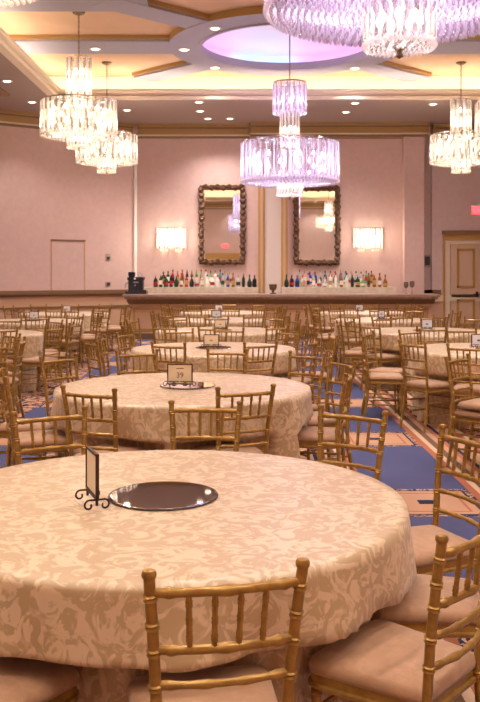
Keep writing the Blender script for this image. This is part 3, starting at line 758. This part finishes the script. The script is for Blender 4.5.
# coffee machine on the bar's left end
t = tag(empty('coffee_machine', (wx(136.5, yg), yg, 1.10)), 'black coffee machine standing on the left end of the bar', 'coffee machine')
q = MB(); q.box(-.26, .26, -.16, .20, 0, .07); q.box(.17, .26, -.20, -.10, .0, .10); q.build('base', 'black', t)
q = MB(); q.box(-.19, .17, -.12, .18, .07, .42); q.box(-.21, .19, -.15, .18, .34, .42); q.build('body', 'black', t)
q = MB(); q.lathe([(.07, .42), (.09, .46), (.09, .54), (.001, .55)], 14, (-.12, .02, 0)); q.build('bean_hopper', 'black', t, True)
q = MB(); q.rod([(.09 + .05 * math.cos(a * PI / 6), 0, .48 + .05 * math.sin(a * PI / 6)) for a in range(13)], .014, 6); q.rod([(.09, 0, .42), (.09, 0, .44)], .02, 8); q.build('lever', 'steel', t)
q = MB(); q.box(-.06, .06, -.135, -.12, .27, .31); q.rod([(-.02, -.12, .22), (-.02, -.20, .21)], .02, 8); q.build('spout', 'steel', t)
q = MB(); q.box(-.05, .0, -.156, -.15, .36, .40); q.build('display', 'cardw', t)
q = MB(); q.rod([(-.19, 0, .30), (-.26, -.03, .25), (-.27, -.06, .16)], .018, 8); q.build('steam_wand', 'steel', t)

# ------------------------------------------------------------------ chairs
def sample(path, t):
    # polyline by height-like parameter 0..1
    L = [0]
    for a, c in zip(path, path[1:]): L.append(L[-1] + (Vector(c) - Vector(a)).length)
    s = t * L[-1]
    for i in range(len(path) - 1):
        if s <= L[i + 1] + 1e-9:
            u = (s - L[i]) / max(1e-9, L[i + 1] - L[i]); return Vector(path[i]).lerp(Vector(path[i + 1]), u)
    return Vector(path[-1])
def bamboo(mb, path, r0, r1, rings, n=10, single=False):
    Lt = sum((Vector(c) - Vector(a)).length for a, c in zip(path, path[1:]))
    ev = [(0, 1.0), (1, 1.0)]
    for k in range(1, 12): ev.append((k / 12, 1.0))
    for p in rings:
        for dl, m in (((-.010, 1.0), (-.006, 1.28), (0, 1.08), (.006, 1.28), (.010, 1.0)) if not single else ((-.008, 1.0), (-.003, 1.3), (.003, 1.3), (.008, 1.0))):
            ev.append((p + dl / Lt, m))
    ev = [e for e in ev if 0 <= e[0] <= 1 and not any(e[1] == 1.0 and e[0] not in (0, 1) and abs(e[0] - p) < .0095 / Lt for p in rings)]
    ev.sort()
    mb.rod([sample(path, t) for t, _ in ev], [(r0 + (r1 - r0) * t) * m for t, m in ev], n)
def post_path(sx):
    return [(sx * .175, .005, 0), (sx * .163, .045, .22), (sx * .158, .06, .44), (sx * .166, .045, .62), (sx * .177, .022, .78), (sx * .1875, 0, .905)]
def px_at(z):
    p = post_path(1)
    for a, c in zip(p, p[1:]):
        if z <= c[2]:
            u = (z - a[2]) / (c[2] - a[2]); return a[0] + (c[0] - a[0]) * u, a[1] + (c[1] - a[1]) * u
    return p[-1][0], p[-1][1]
def rail_path(z, bow=.024):
    x, y = px_at(z); return [(x * u, y - bow * (1 - u * u), z) for u in (-1, -.8, -.6, -.4, -.2, 0, .2, .4, .6, .8, 1)]
def seat_outline(ins=0., n=5):
    # trapezoid with rounded corners, front at +y
    c = [(-.165 + ins, .065 + ins), (.165 - ins, .065 + ins), (.205 - ins, .44 - ins), (-.205 + ins, .44 - ins)]
    rad = [.03, .03, .06, .06]; out = []
    for i in range(4):
        p = Vector(c[i]); a = (Vector(c[i - 1]) - p).normalized(); d = (Vector(c[(i + 1) % 4]) - p).normalized(); r = rad[i]
        for k in range(n + 1):
            u = k / n; q0 = p + a * r * (1 - u); q1 = p + d * r * u
            out.append(q0.lerp(q1, u))
    # bow the sides a little
    return [(q.x, q.y) for q in out]
def cushion(mb, z0=.438, h=.045):
    o = seat_outline(-.004); n = len(o); cx, cy = 0, .25
    rings = [(1.0, 0), (1.012, h * .35), (.985, h * .72), (.93, h * .93), (.75, h * 1.12), (.45, h * 1.25), (.15, h * 1.3)]
    vs = []; fs = []
    for s, z in rings:
        for x, y in o: vs.append((cx + (x - cx) * s, cy + (y - cy) * s, z0 + z))
    for i in range(len(rings) - 1):
        for k in range(n): fs.append((i * n + k, i * n + (k + 1) % n, (i + 1) * n + (k + 1) % n, (i + 1) * n + k))
    fs.append(tuple(range(n - 1, -1, -1))); q = (len(rings) - 1) * n; fs.append(tuple(range(q, q + n)))
    mb.add(vs, fs)
def frame_mesh(mb):
    for z0, z1, ins in ((.40, .436, 0),):
        o = seat_outline(ins); n = len(o)
        vs = [(x, y, z0) for x, y in o] + [(x, y, z1) for x, y in o]
        fs = [(k, (k + 1) % n, n + (k + 1) % n, n + k) for k in range(n)] + [tuple(range(n - 1, -1, -1)), tuple(range(n, 2 * n))]
        mb.add(vs, fs)
        mb.rod([(x, y, .402) for x, y in o] + [(o[0][0], o[0][1], .402)], .010, 6, caps=False)
RINGS_POST = [.10, .22, .33, .46, .60, .69, .79, .865, .945]
def near_chair():
    t = empty('chiavari_chair')
    q = MB(); cushion(q); q.build('seat_cushion', 'cushion', t, 'full')
    q = MB(); frame_mesh(q); q.build('seat_frame', 'gold', t, True)
    for sx in (-1, 1):
        q = MB(); bamboo(q, post_path(sx), .0148, .0142, RINGS_POST, 12)
        p = post_path(sx)[-1]; q.lathe([(.0125, 0), (.0175, .006), (.0185, .014), (.015, .022), (.001, .026)], 12, (p[0], p[1], p[2] - .004))
        q.build('back_post', 'gold', t, True)
        q = MB(); bamboo(q, [(sx * .188, .425, 0), (sx * .183, .418, .2), (sx * .178, .41, .42)], .0125, .0145, [.2, .42, .68, .9], 10); q.build('front_leg', 'gold', t, True)
    for z, rr in ((.868, .0115), (.722, .0115), (.632, .0095), (.545, .0095)):
        q = MB(); bamboo(q, rail_path(z), rr, rr, [.12, .5, .88] if z > .7 else [.1, .36, .64, .9], 9, True); q.build('back_rail', 'gold', t, True)
    a, c = rail_path(.722), rail_path(.868)
    for u in (-.51, -.17, .17, .51):
        lo = sample(a, (u + 1) / 2); hi = sample(c, (u + 1) / 2)
        q = MB(); bamboo(q, [lo, hi], .0075, .0075, [.2, .5, .8], 8); q.build('spindle', 'gold', t, True)
    for sx in (-1, 1):
        for z in (.17, .29):
            q = MB(); bamboo(q, [(sx * .166, .035, z), (sx * .184, .42, z - .01)], .008, .008, [.3, .7], 7, True); q.build('side_stretcher', 'gold', t, True)
    for z in (.20, .32):
        q = MB(); bamboo(q, [(-.182, .418, z), (.182, .418, z)], .008, .008, [.3, .7], 7, True); q.build('front_stretcher', 'gold', t, True)
    q = MB(); bamboo(q, [(-.165, .04, .24), (.165, .04, .24)], .008, .008, [.3, .7], 7, True); q.build('rear_stretcher', 'gold', t, True)
    return t
def far_chair():
    t = empty('chiavari_chair')
    q = MB(); cushion(q); q.build('seat_cushion', 'cushion', t, 'full')
    q = MB()
    for z, rr in ((.868, .0115), (.722, .0115), (.632, .0095), (.545, .0095)): q.rod(rail_path(z)[::2], rr, 6)
    a, c = rail_path(.722), rail_path(.868)
    for u in (-.51, -.17, .17, .51): q.rod([sample(a, (u + 1) / 2), sample(c, (u + 1) / 2)], .0075, 5)
    q.build('backrest', 'gold', t, True)
    q = MB(); frame_mesh(q)
    for sx in (-1, 1):
        q.rod(post_path(sx) + [(sx * .1875, 0, .925)], [.0148] * 6 + [.017], 7); q.rod([(sx * .188, .425, 0), (sx * .178, .41, .42)], .014, 7)
        for z in (.17, .29): q.rod([(sx * .166, .035, z), (sx * .184, .42, z - .01)], .008, 5)
    for z in (.20, .32): q.rod([(-.182, .418, z), (.182, .418, z)], .008, 5)
    q.build('frame', 'gold', t, True)
    return t
NEAR = near_chair(); FAR = far_chair(); used = {'n': False, 'f': False}
SEATS = {}      # table -> [(angle, radius)]
def put_chair(tc, th, r, label, group, key, turn=0.):
    a = math.radians(th); x, y = tc[0] + r * math.cos(a), tc[1] + r * math.sin(a)
    near = y < 10.4
    src = NEAR if near else FAR; k = 'n' if near else 'f'
    if not used[k]: o = src; used[k] = True; o.location = (x, y, 0); o.rotation_euler.z = a + PI / 2 + math.radians(turn)
    else: o = copy_tree(src, (x, y, 0), a + PI / 2 + math.radians(turn))
    tag(o, label, 'chair', group); SEATS.setdefault(key, []).append((th, r)); return o
def in_frame(x, y):
    if y < .8: return False
    return any(-8 < CX + F * (x + dx) / (y + dy) < 488 for dx in (-.25, 0, .25) for dy in (-.25, 0, .25))

# ------------------------------------------------------------------ tables
RT = .935; ZTOP = .775
TB = {  # key: (centre, phrase, corner angle of the square overlay)
 'm1': ((-.29, 3.25), 'front table', -38), 'm2': ((-.42, 6.44), 'second table in the centre row', -16), 'm3': ((-.30, 9.75), 'third table in the centre row', -30),
 'm4': ((-.32, 12.75), 'fourth table in the centre row', -40), 'm5': ((-.38, 15.75), 'fifth table in the centre row', 20), 'm6': ((-.38, 18.75), 'last table in the centre row', 0),
 'r1': ((2.82, 6.45), 'first table in the door-side row', 10), 'r2': ((2.82, 9.6), 'second table in the door-side row', 30), 'r3': ((2.74, 12.65), 'third table in the door-side row', 0), 'r4': ((2.66, 15.7), 'fourth table in the door-side row', 40), 'r5': ((2.66, 18.75), 'last table in the door-side row', 15),
 'l1': ((-3.55, 6.2), 'first table in the wall-side row', 10), 'l2': ((-3.60, 9.2), 'second table in the wall-side row', 10), 'l3': ((-3.70, 12.1), 'third table in the wall-side row', 30), 'l4': ((-3.70, 15.3), 'fourth table in the wall-side row', 0), 'l5': ((-3.70, 18.2), 'last table in the wall-side row', 40)}
# chairs measured one by one
HAND = [
 ('m1', -77.6, 1.21, 'gold chair in the centre foreground with its back to the viewer'),
 ('m1', -40.4, 1.245, 'nearest gold chair at lower right, seat cut by the bottom edge'),
 ('m1', -9, 1.22, 'gold chair at right whose cushion shows between two others at the front table'),
 ('m1', 23.3, 1.41, 'gold chair at the right edge with its tall post before the blue carpet'),
 ('m1', 54.5, 1.50, 'gold chair facing the viewer behind the right side of the front table'),
 ('m1', 86, 1.47, 'gold chair centred behind the front table, facing the viewer'),
 ('m1', 120, 1.37, 'gold chair facing the viewer behind the left side of the front table'),
 ('m1', -118, 1.17, 'chair cushion showing in the bottom left corner'),
 ('m2', -67, 1.17, 'gold chair with its back to the viewer at the right front of the second table'),
 ('m2', -114, 1.25, 'gold chair backing the viewer at the left front of the second table'),
 ('m2', -160, 1.30, 'gold chair beside the second centre table, seen behind a front table chair'),
 ('m2', -187, 1.46, 'gold chair at the far left edge beside the second centre table'),
 ('m2', -12, 1.22, 'gold chair tucked in at the right of the second table'),
 ('m2', 25, 1.38, 'gold chair behind the one tucked in right of the second table'),
 ('m2', 50, 1.58, 'gold chair facing the viewer at the far right of the second table'),
 ('m2', 79, 1.60, 'gold chair centred behind the framed sign of the second table'),
 ('m2', 110, 1.51, 'gold chair facing the viewer behind the left half of the second table'),
 ('m2', 141, 1.44, 'bright gold chair pulled out at the far left of the second table'),
 ('m3', -113, 1.09, 'gold chair tucked in at the left front of the third centre table'),
 ('m3', -62, 1.09, 'gold chair tucked in at the right front of the third centre table'),
 ('m3', -150, 1.45, 'gold chair turned sideways left of the third centre table'),
 ('r1', 137, 1.33, 'gold chair with two stacked cushions at the right edge'),
 ('r2', -118, 1.27, 'gold chair backing the viewer before the second table in the door-side row'),
 ('r2', 213, 1.25, 'gold chair angled at the front left of the second door-side table'),
 ('r2', 175, 1.45, 'gold chair pulled out left of the second door-side table'),
 ('r2', 150, 1.50, 'gold chair behind the pulled out one at the second door-side table'),
]
for k, th, r, lb in HAND: put_chair(TB[k][0], th, r, lb, 'gold chairs at the ' + TB[k][1], k)
HOURS = ['twelve', 'one', 'two', 'three', 'four', 'five', 'six', 'seven', 'eight', 'nine', 'ten', 'eleven']
rg = random.Random(21)
def auto(key, skip=lambda a: False, n=10, start=0., rr=(1.18, 1.45)):
    c, ph, _ = TB[key]; taken = set()
    for k in range(n):
        th = start + 360 * k / n + rg.uniform(-5, 5); r = rg.uniform(*rr)
        if skip(th % 360): continue
        a = math.radians(th); x, y = c[0] + r * math.cos(a), c[1] + r * math.sin(a)
        if not in_frame(x, y): continue
        h = round(((90 - th) % 360) / 30) % 12
        while h in taken: h = (h + 1) % 12
        taken.add(h)
        put_chair(c, th, r, f'gold chair at {HOURS[h]} o\'clock round the {ph}', 'gold chairs at the ' + ph, key, rg.uniform(-5, 5))
auto('m3', lambda a: 190 < a < 325, 10, 8)
auto('m4', n=10, start=20); auto('m5', n=10, start=5); auto('m6', n=10, start=12)
auto('r2', lambda a: 135 < a < 285, 10, 15); auto('r3', n=10, start=6); auto('r4', n=10, start=17); auto('r5', n=10, start=0)
auto('r1', lambda a: a > 120 and a < 210 or a > 200, 10, 0)
auto('l1', n=10, start=10); auto('l2', n=10, start=4); auto('l3', n=10, start=12); auto('l4', n=10, start=0); auto('l5', n=10, start=20)
# extra cushion on the chair at the right edge
c = TB['r1'][0]; a = math.radians(137); x, y = c[0] + 1.33 * math.cos(a), c[1] + 1.33 * math.sin(a)
q = MB(); cushion(q, 0, .05); o = q.build('seat_cushion', 'cushion', None, 'full', (x - .03 * math.cos(a), y - .03 * math.sin(a), .503), a + PI / 2)
tag(o, 'extra blush cushion lying on the seat of the chair at right', 'cushion')

LOBES = {'r1': [(10, .3), (225, .3)], 'm1': [(-24, .46), (40, .3), (150, .36)], 'm2': [(-20, .40), (60, .3), (170, .36), (235, .10)]}
def cloth(key, overlay):
    c, ph, rot = TB[key]; rs = random.Random(hash_(key)); seats = SEATS.get(key, [])
    RTk = {'m1': .888, 'm2': .925}.get(key, .90); seg = 216 if c[1] < 11 else 120
    ph1, ph2, ph3 = rs.uniform(0, 6), rs.uniform(0, 6), rs.uniform(0, 6)
    mb = MB(); mb.uv = []
    top = ZTOP if overlay else ZTOP - .008
    rows_top = [0.02, .5, .85, .975] if overlay else [.90, .985]
    ns = 16; vs = []; fs = []; nrow = len(rows_top) + ns + 1
    base = math.radians(rot)
    for i in range(nrow):
        for k in range(seg):
            th = 2 * PI * k / seg
            if i < len(rows_top):
                rf = rows_top[i] * RTk; r, z = rf, top
                if i == len(rows_top) - 1: z -= .002
            else:
                u = (i - len(rows_top)) / ns
                if overlay:
                    L = (.17 if key == 'r1' else .235) + .012 * math.cos(7 * th + ph2)
                    for lo, ex in LOBES.get(key, [(rot, .36), (rot + 92, .3), (rot + 180, .36), (rot + 268, .3)]):
                        L += ex * max(0, math.cos(th - math.radians(lo))) ** 7
                else: L = top - .006
                s = L * u + .006; rf = RTk + s
                z = top - s if s > .02 else top - .02 * (s / .02) ** 1.4
                z = max(z, .005)
                fl = .10 if overlay else .085
                A = .056 * sstep(0, .40, s)
                Fd = .55 * math.cos(11 * th + ph1) + .35 * math.cos(17 * th + ph2 + math.sin(3 * th)) + .25 * math.cos(6 * th + ph3)
                r = RTk + min(s, .012) + fl * s * .5 + A * Fd
                if overlay: r += .010
                else: r -= .075 * sstep(.06, .28, s)
                # seats pushed in under the edge press the cloth back
                if z < .67:
                    w = (1 - (sstep(.57, .61, z) if key == 'r1' else sstep(.508, .555, z))) if overlay else (1 - (sstep(.58, .66, z) if key == 'r1' else sstep(.52, .64, z)))
                    for pth, pr in seats:
                        dl = (th - math.radians(pth) + PI) % (2 * PI) - PI
                        if abs(dl) > 1.2: continue
                        lim = (pr - .475) / math.cos(dl) + (.010 if overlay else 0)
                        lat = abs((pr - .455) * math.tan(dl))
                        bl = 1 - sstep(.240, .32, lat)
                        if lim < r: r = r + (lim - r) * w * bl
            vs.append((c[0] + r * math.cos(th), c[1] + r * math.sin(th), z)); mb.uv.append((rf * math.cos(th) + c[0], rf * math.sin(th) + c[1] * 1.37))
    for i in range(nrow - 1):
        for k in range(seg): fs.append((i * seg + k, i * seg + (k + 1) % seg, (i + 1) * seg + (k + 1) % seg, (i + 1) * seg + k))
    if overlay: fs.append(tuple(range(seg - 1, -1, -1)))
    fs = [f[::-1] for f in fs]
    mb.v = [(x - c[0], y - c[1], z) for x, y, z in vs]; mb.f = fs; mb.m = [0] * len(fs)
    o = mb.build('overlay_tablecloth' if overlay else 'floor_tablecloth', 'damask', None, 'full', (c[0], c[1], 0))
    if overlay: tag(o, f'square cream damask overlay on top of the {ph}', 'tablecloth', 'square damask overlays')
    else: tag(o, f'floor length damask undercloth hanging below the overlay of the {ph}', 'tablecloth', 'floor length undercloths')
    return o
def hash_(s): return sum(ord(ch) * (i + 3) * 7919 for i, ch in enumerate(s)) % 100003
for k in TB:
    if k in ('l1',) and not in_frame(TB[k][0][0] + .93, TB[k][0][1]): pass
    cx_, cy_ = TB[k][0]
    if k != 'l1' and any(in_frame(cx_ + .9 * math.cos(a), cy_ + .9 * math.sin(a)) for a in (0, .8, 1.6, 2.4, 3.14, 4, 4.7, 5.5)):
        cloth(k, False); cloth(k, True)

# mirror plates and framed number signs
def plate(key, dx=0, dy=0, r=.205):
    c, ph, _ = TB[key]
    t = tag(empty('mirror_plate', (c[0] + dx, c[1] + dy, ZTOP + .001)), f'round mirror plate lying on the {ph}', 'mirror plate', 'mirror plates on the tables')
    q = MB(); q.lathe([(r - .006, 0), (r, .002), (r, .006), (r - .008, .009), (.001, .009)], 48); q.build('glass', 'mirrort', t)
    if cy(key) < 8:
        q = MB(); q.lathe([(r + .001, .001), (r + .003, .004), (r + .001, .007)], 48, cap=False); q.build('bevelled_edge', 'slot', t)
def cy(k): return TB[k][0][1]
def curl(mb, ox, oz, s, y, r=.0035):
    # one scroll foot: runs outward from (ox, oz) and curls down and in
    pts = []
    for i in range(16):
        a = PI / 2 - i / 15 * 2.2 * PI * .78; rr = .019 - .0125 * i / 15
        pts.append((ox + s * (.028 + rr * math.cos(a)), y, oz + .001 + rr * math.sin(a)))
    pts = [(ox, y, oz + .019)] + pts
    mb.rod(pts, r, 6)
def sign(key, dx, dy, rz, w, h, ink, txt, cardm, label, side_feet=False, z=None, b0=.016):
    c, ph, _ = TB[key]
    t = tag(empty('table_sign', (c[0] + dx, c[1] + dy, (ZTOP + (.0105 if key in ('m3', 'm4', 'm5', 'r2', 'r3', 'r4', 'l4') else 0) if z is None else z) + .002), rz), label, 'table sign', 'framed table numbers')
    fw = .008
    q = MB(); q.box(-w / 2, w / 2, -.006, .006, b0, b0 + fw); q.box(-w / 2, w / 2, -.006, .006, b0 + h - fw, b0 + h); q.box(-w / 2, -w / 2 + fw, -.006, .006, b0, b0 + h); q.box(w / 2 - fw, w / 2, -.006, .006, b0, b0 + h)
    q.build('frame', 'iron', t)
    q = MB(); q.box(-w / 2 + fw * .8, w / 2 - fw * .8, -.002, .002, b0 + fw * .8, b0 + h - fw * .8); cd = q.build('card', cardm, t)
    q = MB()
    if side_feet:      # feet run across the frame at each end
        for sx in (-w / 2 + .01, w / 2 - .01):
            u = MB(); curl(u, 0, .0215, -1, 0, .0036); curl(u, 0, .0215, 1, 0, .0036)
            q.add([(sx, x, zz) for x, y_, zz in u.v], u.f); q.rod([(sx, 0, .02), (sx, 0, b0 + .01)], .005, 6)
        q.rod([(-w / 2 + .01, 0, .04), (w / 2 - .01, 0, .04)], .004, 6)
    else:
        for sx in (-w * .40, w * .40): curl(q, sx, .0215, -1, -.03, .003); curl(q, sx, .0215, 1, -.03, .003); q.rod([(sx, -.035, .004), (sx, -.012, .02), (sx, .04, .004)], .0035, 6)
        curl(q, -.005, .0215, -1, -.03, .003); curl(q, .005, .0215, 1, -.03, .003)
        q.rod([(-w * .45, -.012, .02), (w * .45, -.012, .02)], .0035, 6)
    q.build('scroll_stand', 'iron', t, True)
    if txt:
        textmesh(txt, h * .36, 'number', ink, cd, (0, -.0028, b0 + h * .44))
        q = MB(); q.box(-w * .15, w * .15, -.003, -.002, b0 + h * .755, b0 + h * .785); q.box(-w * .09, -w * .02, -.003, -.002, b0 + h * .785, b0 + h * .80); q.box(w * .03, w * .11, -.003, -.002, b0 + h * .785, b0 + h * .80); q.build('heading', ink, cd)
    elif ink:
        q = MB(); q.box(-w * .10, w * .10, -.003, -.002, b0 + h * .42, b0 + h * .56); q.build('number', ink, cd)
plate('m1', .0, .02); plate('m2', .03, .02); plate('m3', 0, 0)
sign('m1', -.245, -.12, math.radians(112), .175, .157, None, None, 'card', 'dark framed sign seen almost edge on at the front table', True, b0=.046)
sign('m2', -.02, -.10, math.radians(-2), .187, .152, 'ink', '39', 'card', 'framed table number 39 on the second table in the centre row', z=ZTOP + .010)
sign('m3', -.02, -.13, math.radians(1), .170, .135, 'inkl', None, 'card', 'framed table number on the third table in the centre row')
sign('m4', .03, -.10, 0, .165, .135, 'inkl', None, 'card', 'framed table number on the fourth table in the centre row')
sign('m5', -.05, 0, 0, .165, .135, 'inkl', None, 'cardw', 'framed table number on the fifth table in the centre row')
sign('m6', -.08, 0, .2, .165, .135, 'inkl', None, 'cardw', 'framed table number on the last table in the centre row')
for k, px, lb in (('r2', 478.5, 'second'), ('r3', 427, 'third'), ('r4', 381.5, 'fourth'), ('r5', 359.5, 'last')):
    sign(k, wx(px, cy(k)) - TB[k][0][0], 0, .1, .165 if k != 'r4' else .12, .14, 'ink', None, 'cardw', f'framed table number on the {lb} table in the door-side row')
for k, px, lb in (('l4', 34, 'fourth'), ('l5', 67, 'last')):
    sign(k, wx(px, cy(k)) - TB[k][0][0], 0, -.1, .165, .14, 'inkl', None, 'cardw', f'framed table number on the {lb} table in the wall-side row')
for k in ('m4', 'm5', 'r2', 'r3', 'r4', 'l3', 'l4'): plate(k)

# ------------------------------------------------------------------ camera, world, view
w = bpy.data.worlds.new('World'); SC.world = w; w.use_nodes = True
w.node_tree.nodes['Background'].inputs[0].default_value = (.05, .045, .04, 1)
cam = bpy.data.cameras.new('Camera'); co = bpy.data.objects.new('Camera', cam); COL.objects.link(co); SC.camera = co
co.location = (0, 0, EYE); co.rotation_euler = (PI / 2, 0, 0)
cam.sensor_fit = 'HORIZONTAL'; cam.sensor_width = 36; cam.lens = 36 * F / 480
cam.shift_y = -(351 - HY) / 480
cam.clip_end = 100
cam.dof.use_dof = True; cam.dof.focus_distance = 2.9; cam.dof.aperture_fstop = 22
vs_ = SC.view_settings; vs_.view_transform = 'Standard'; vs_.look = 'None'; vs_.gamma = 1; vs_.use_curve_mapping = False; vs_.exposure = 0.0
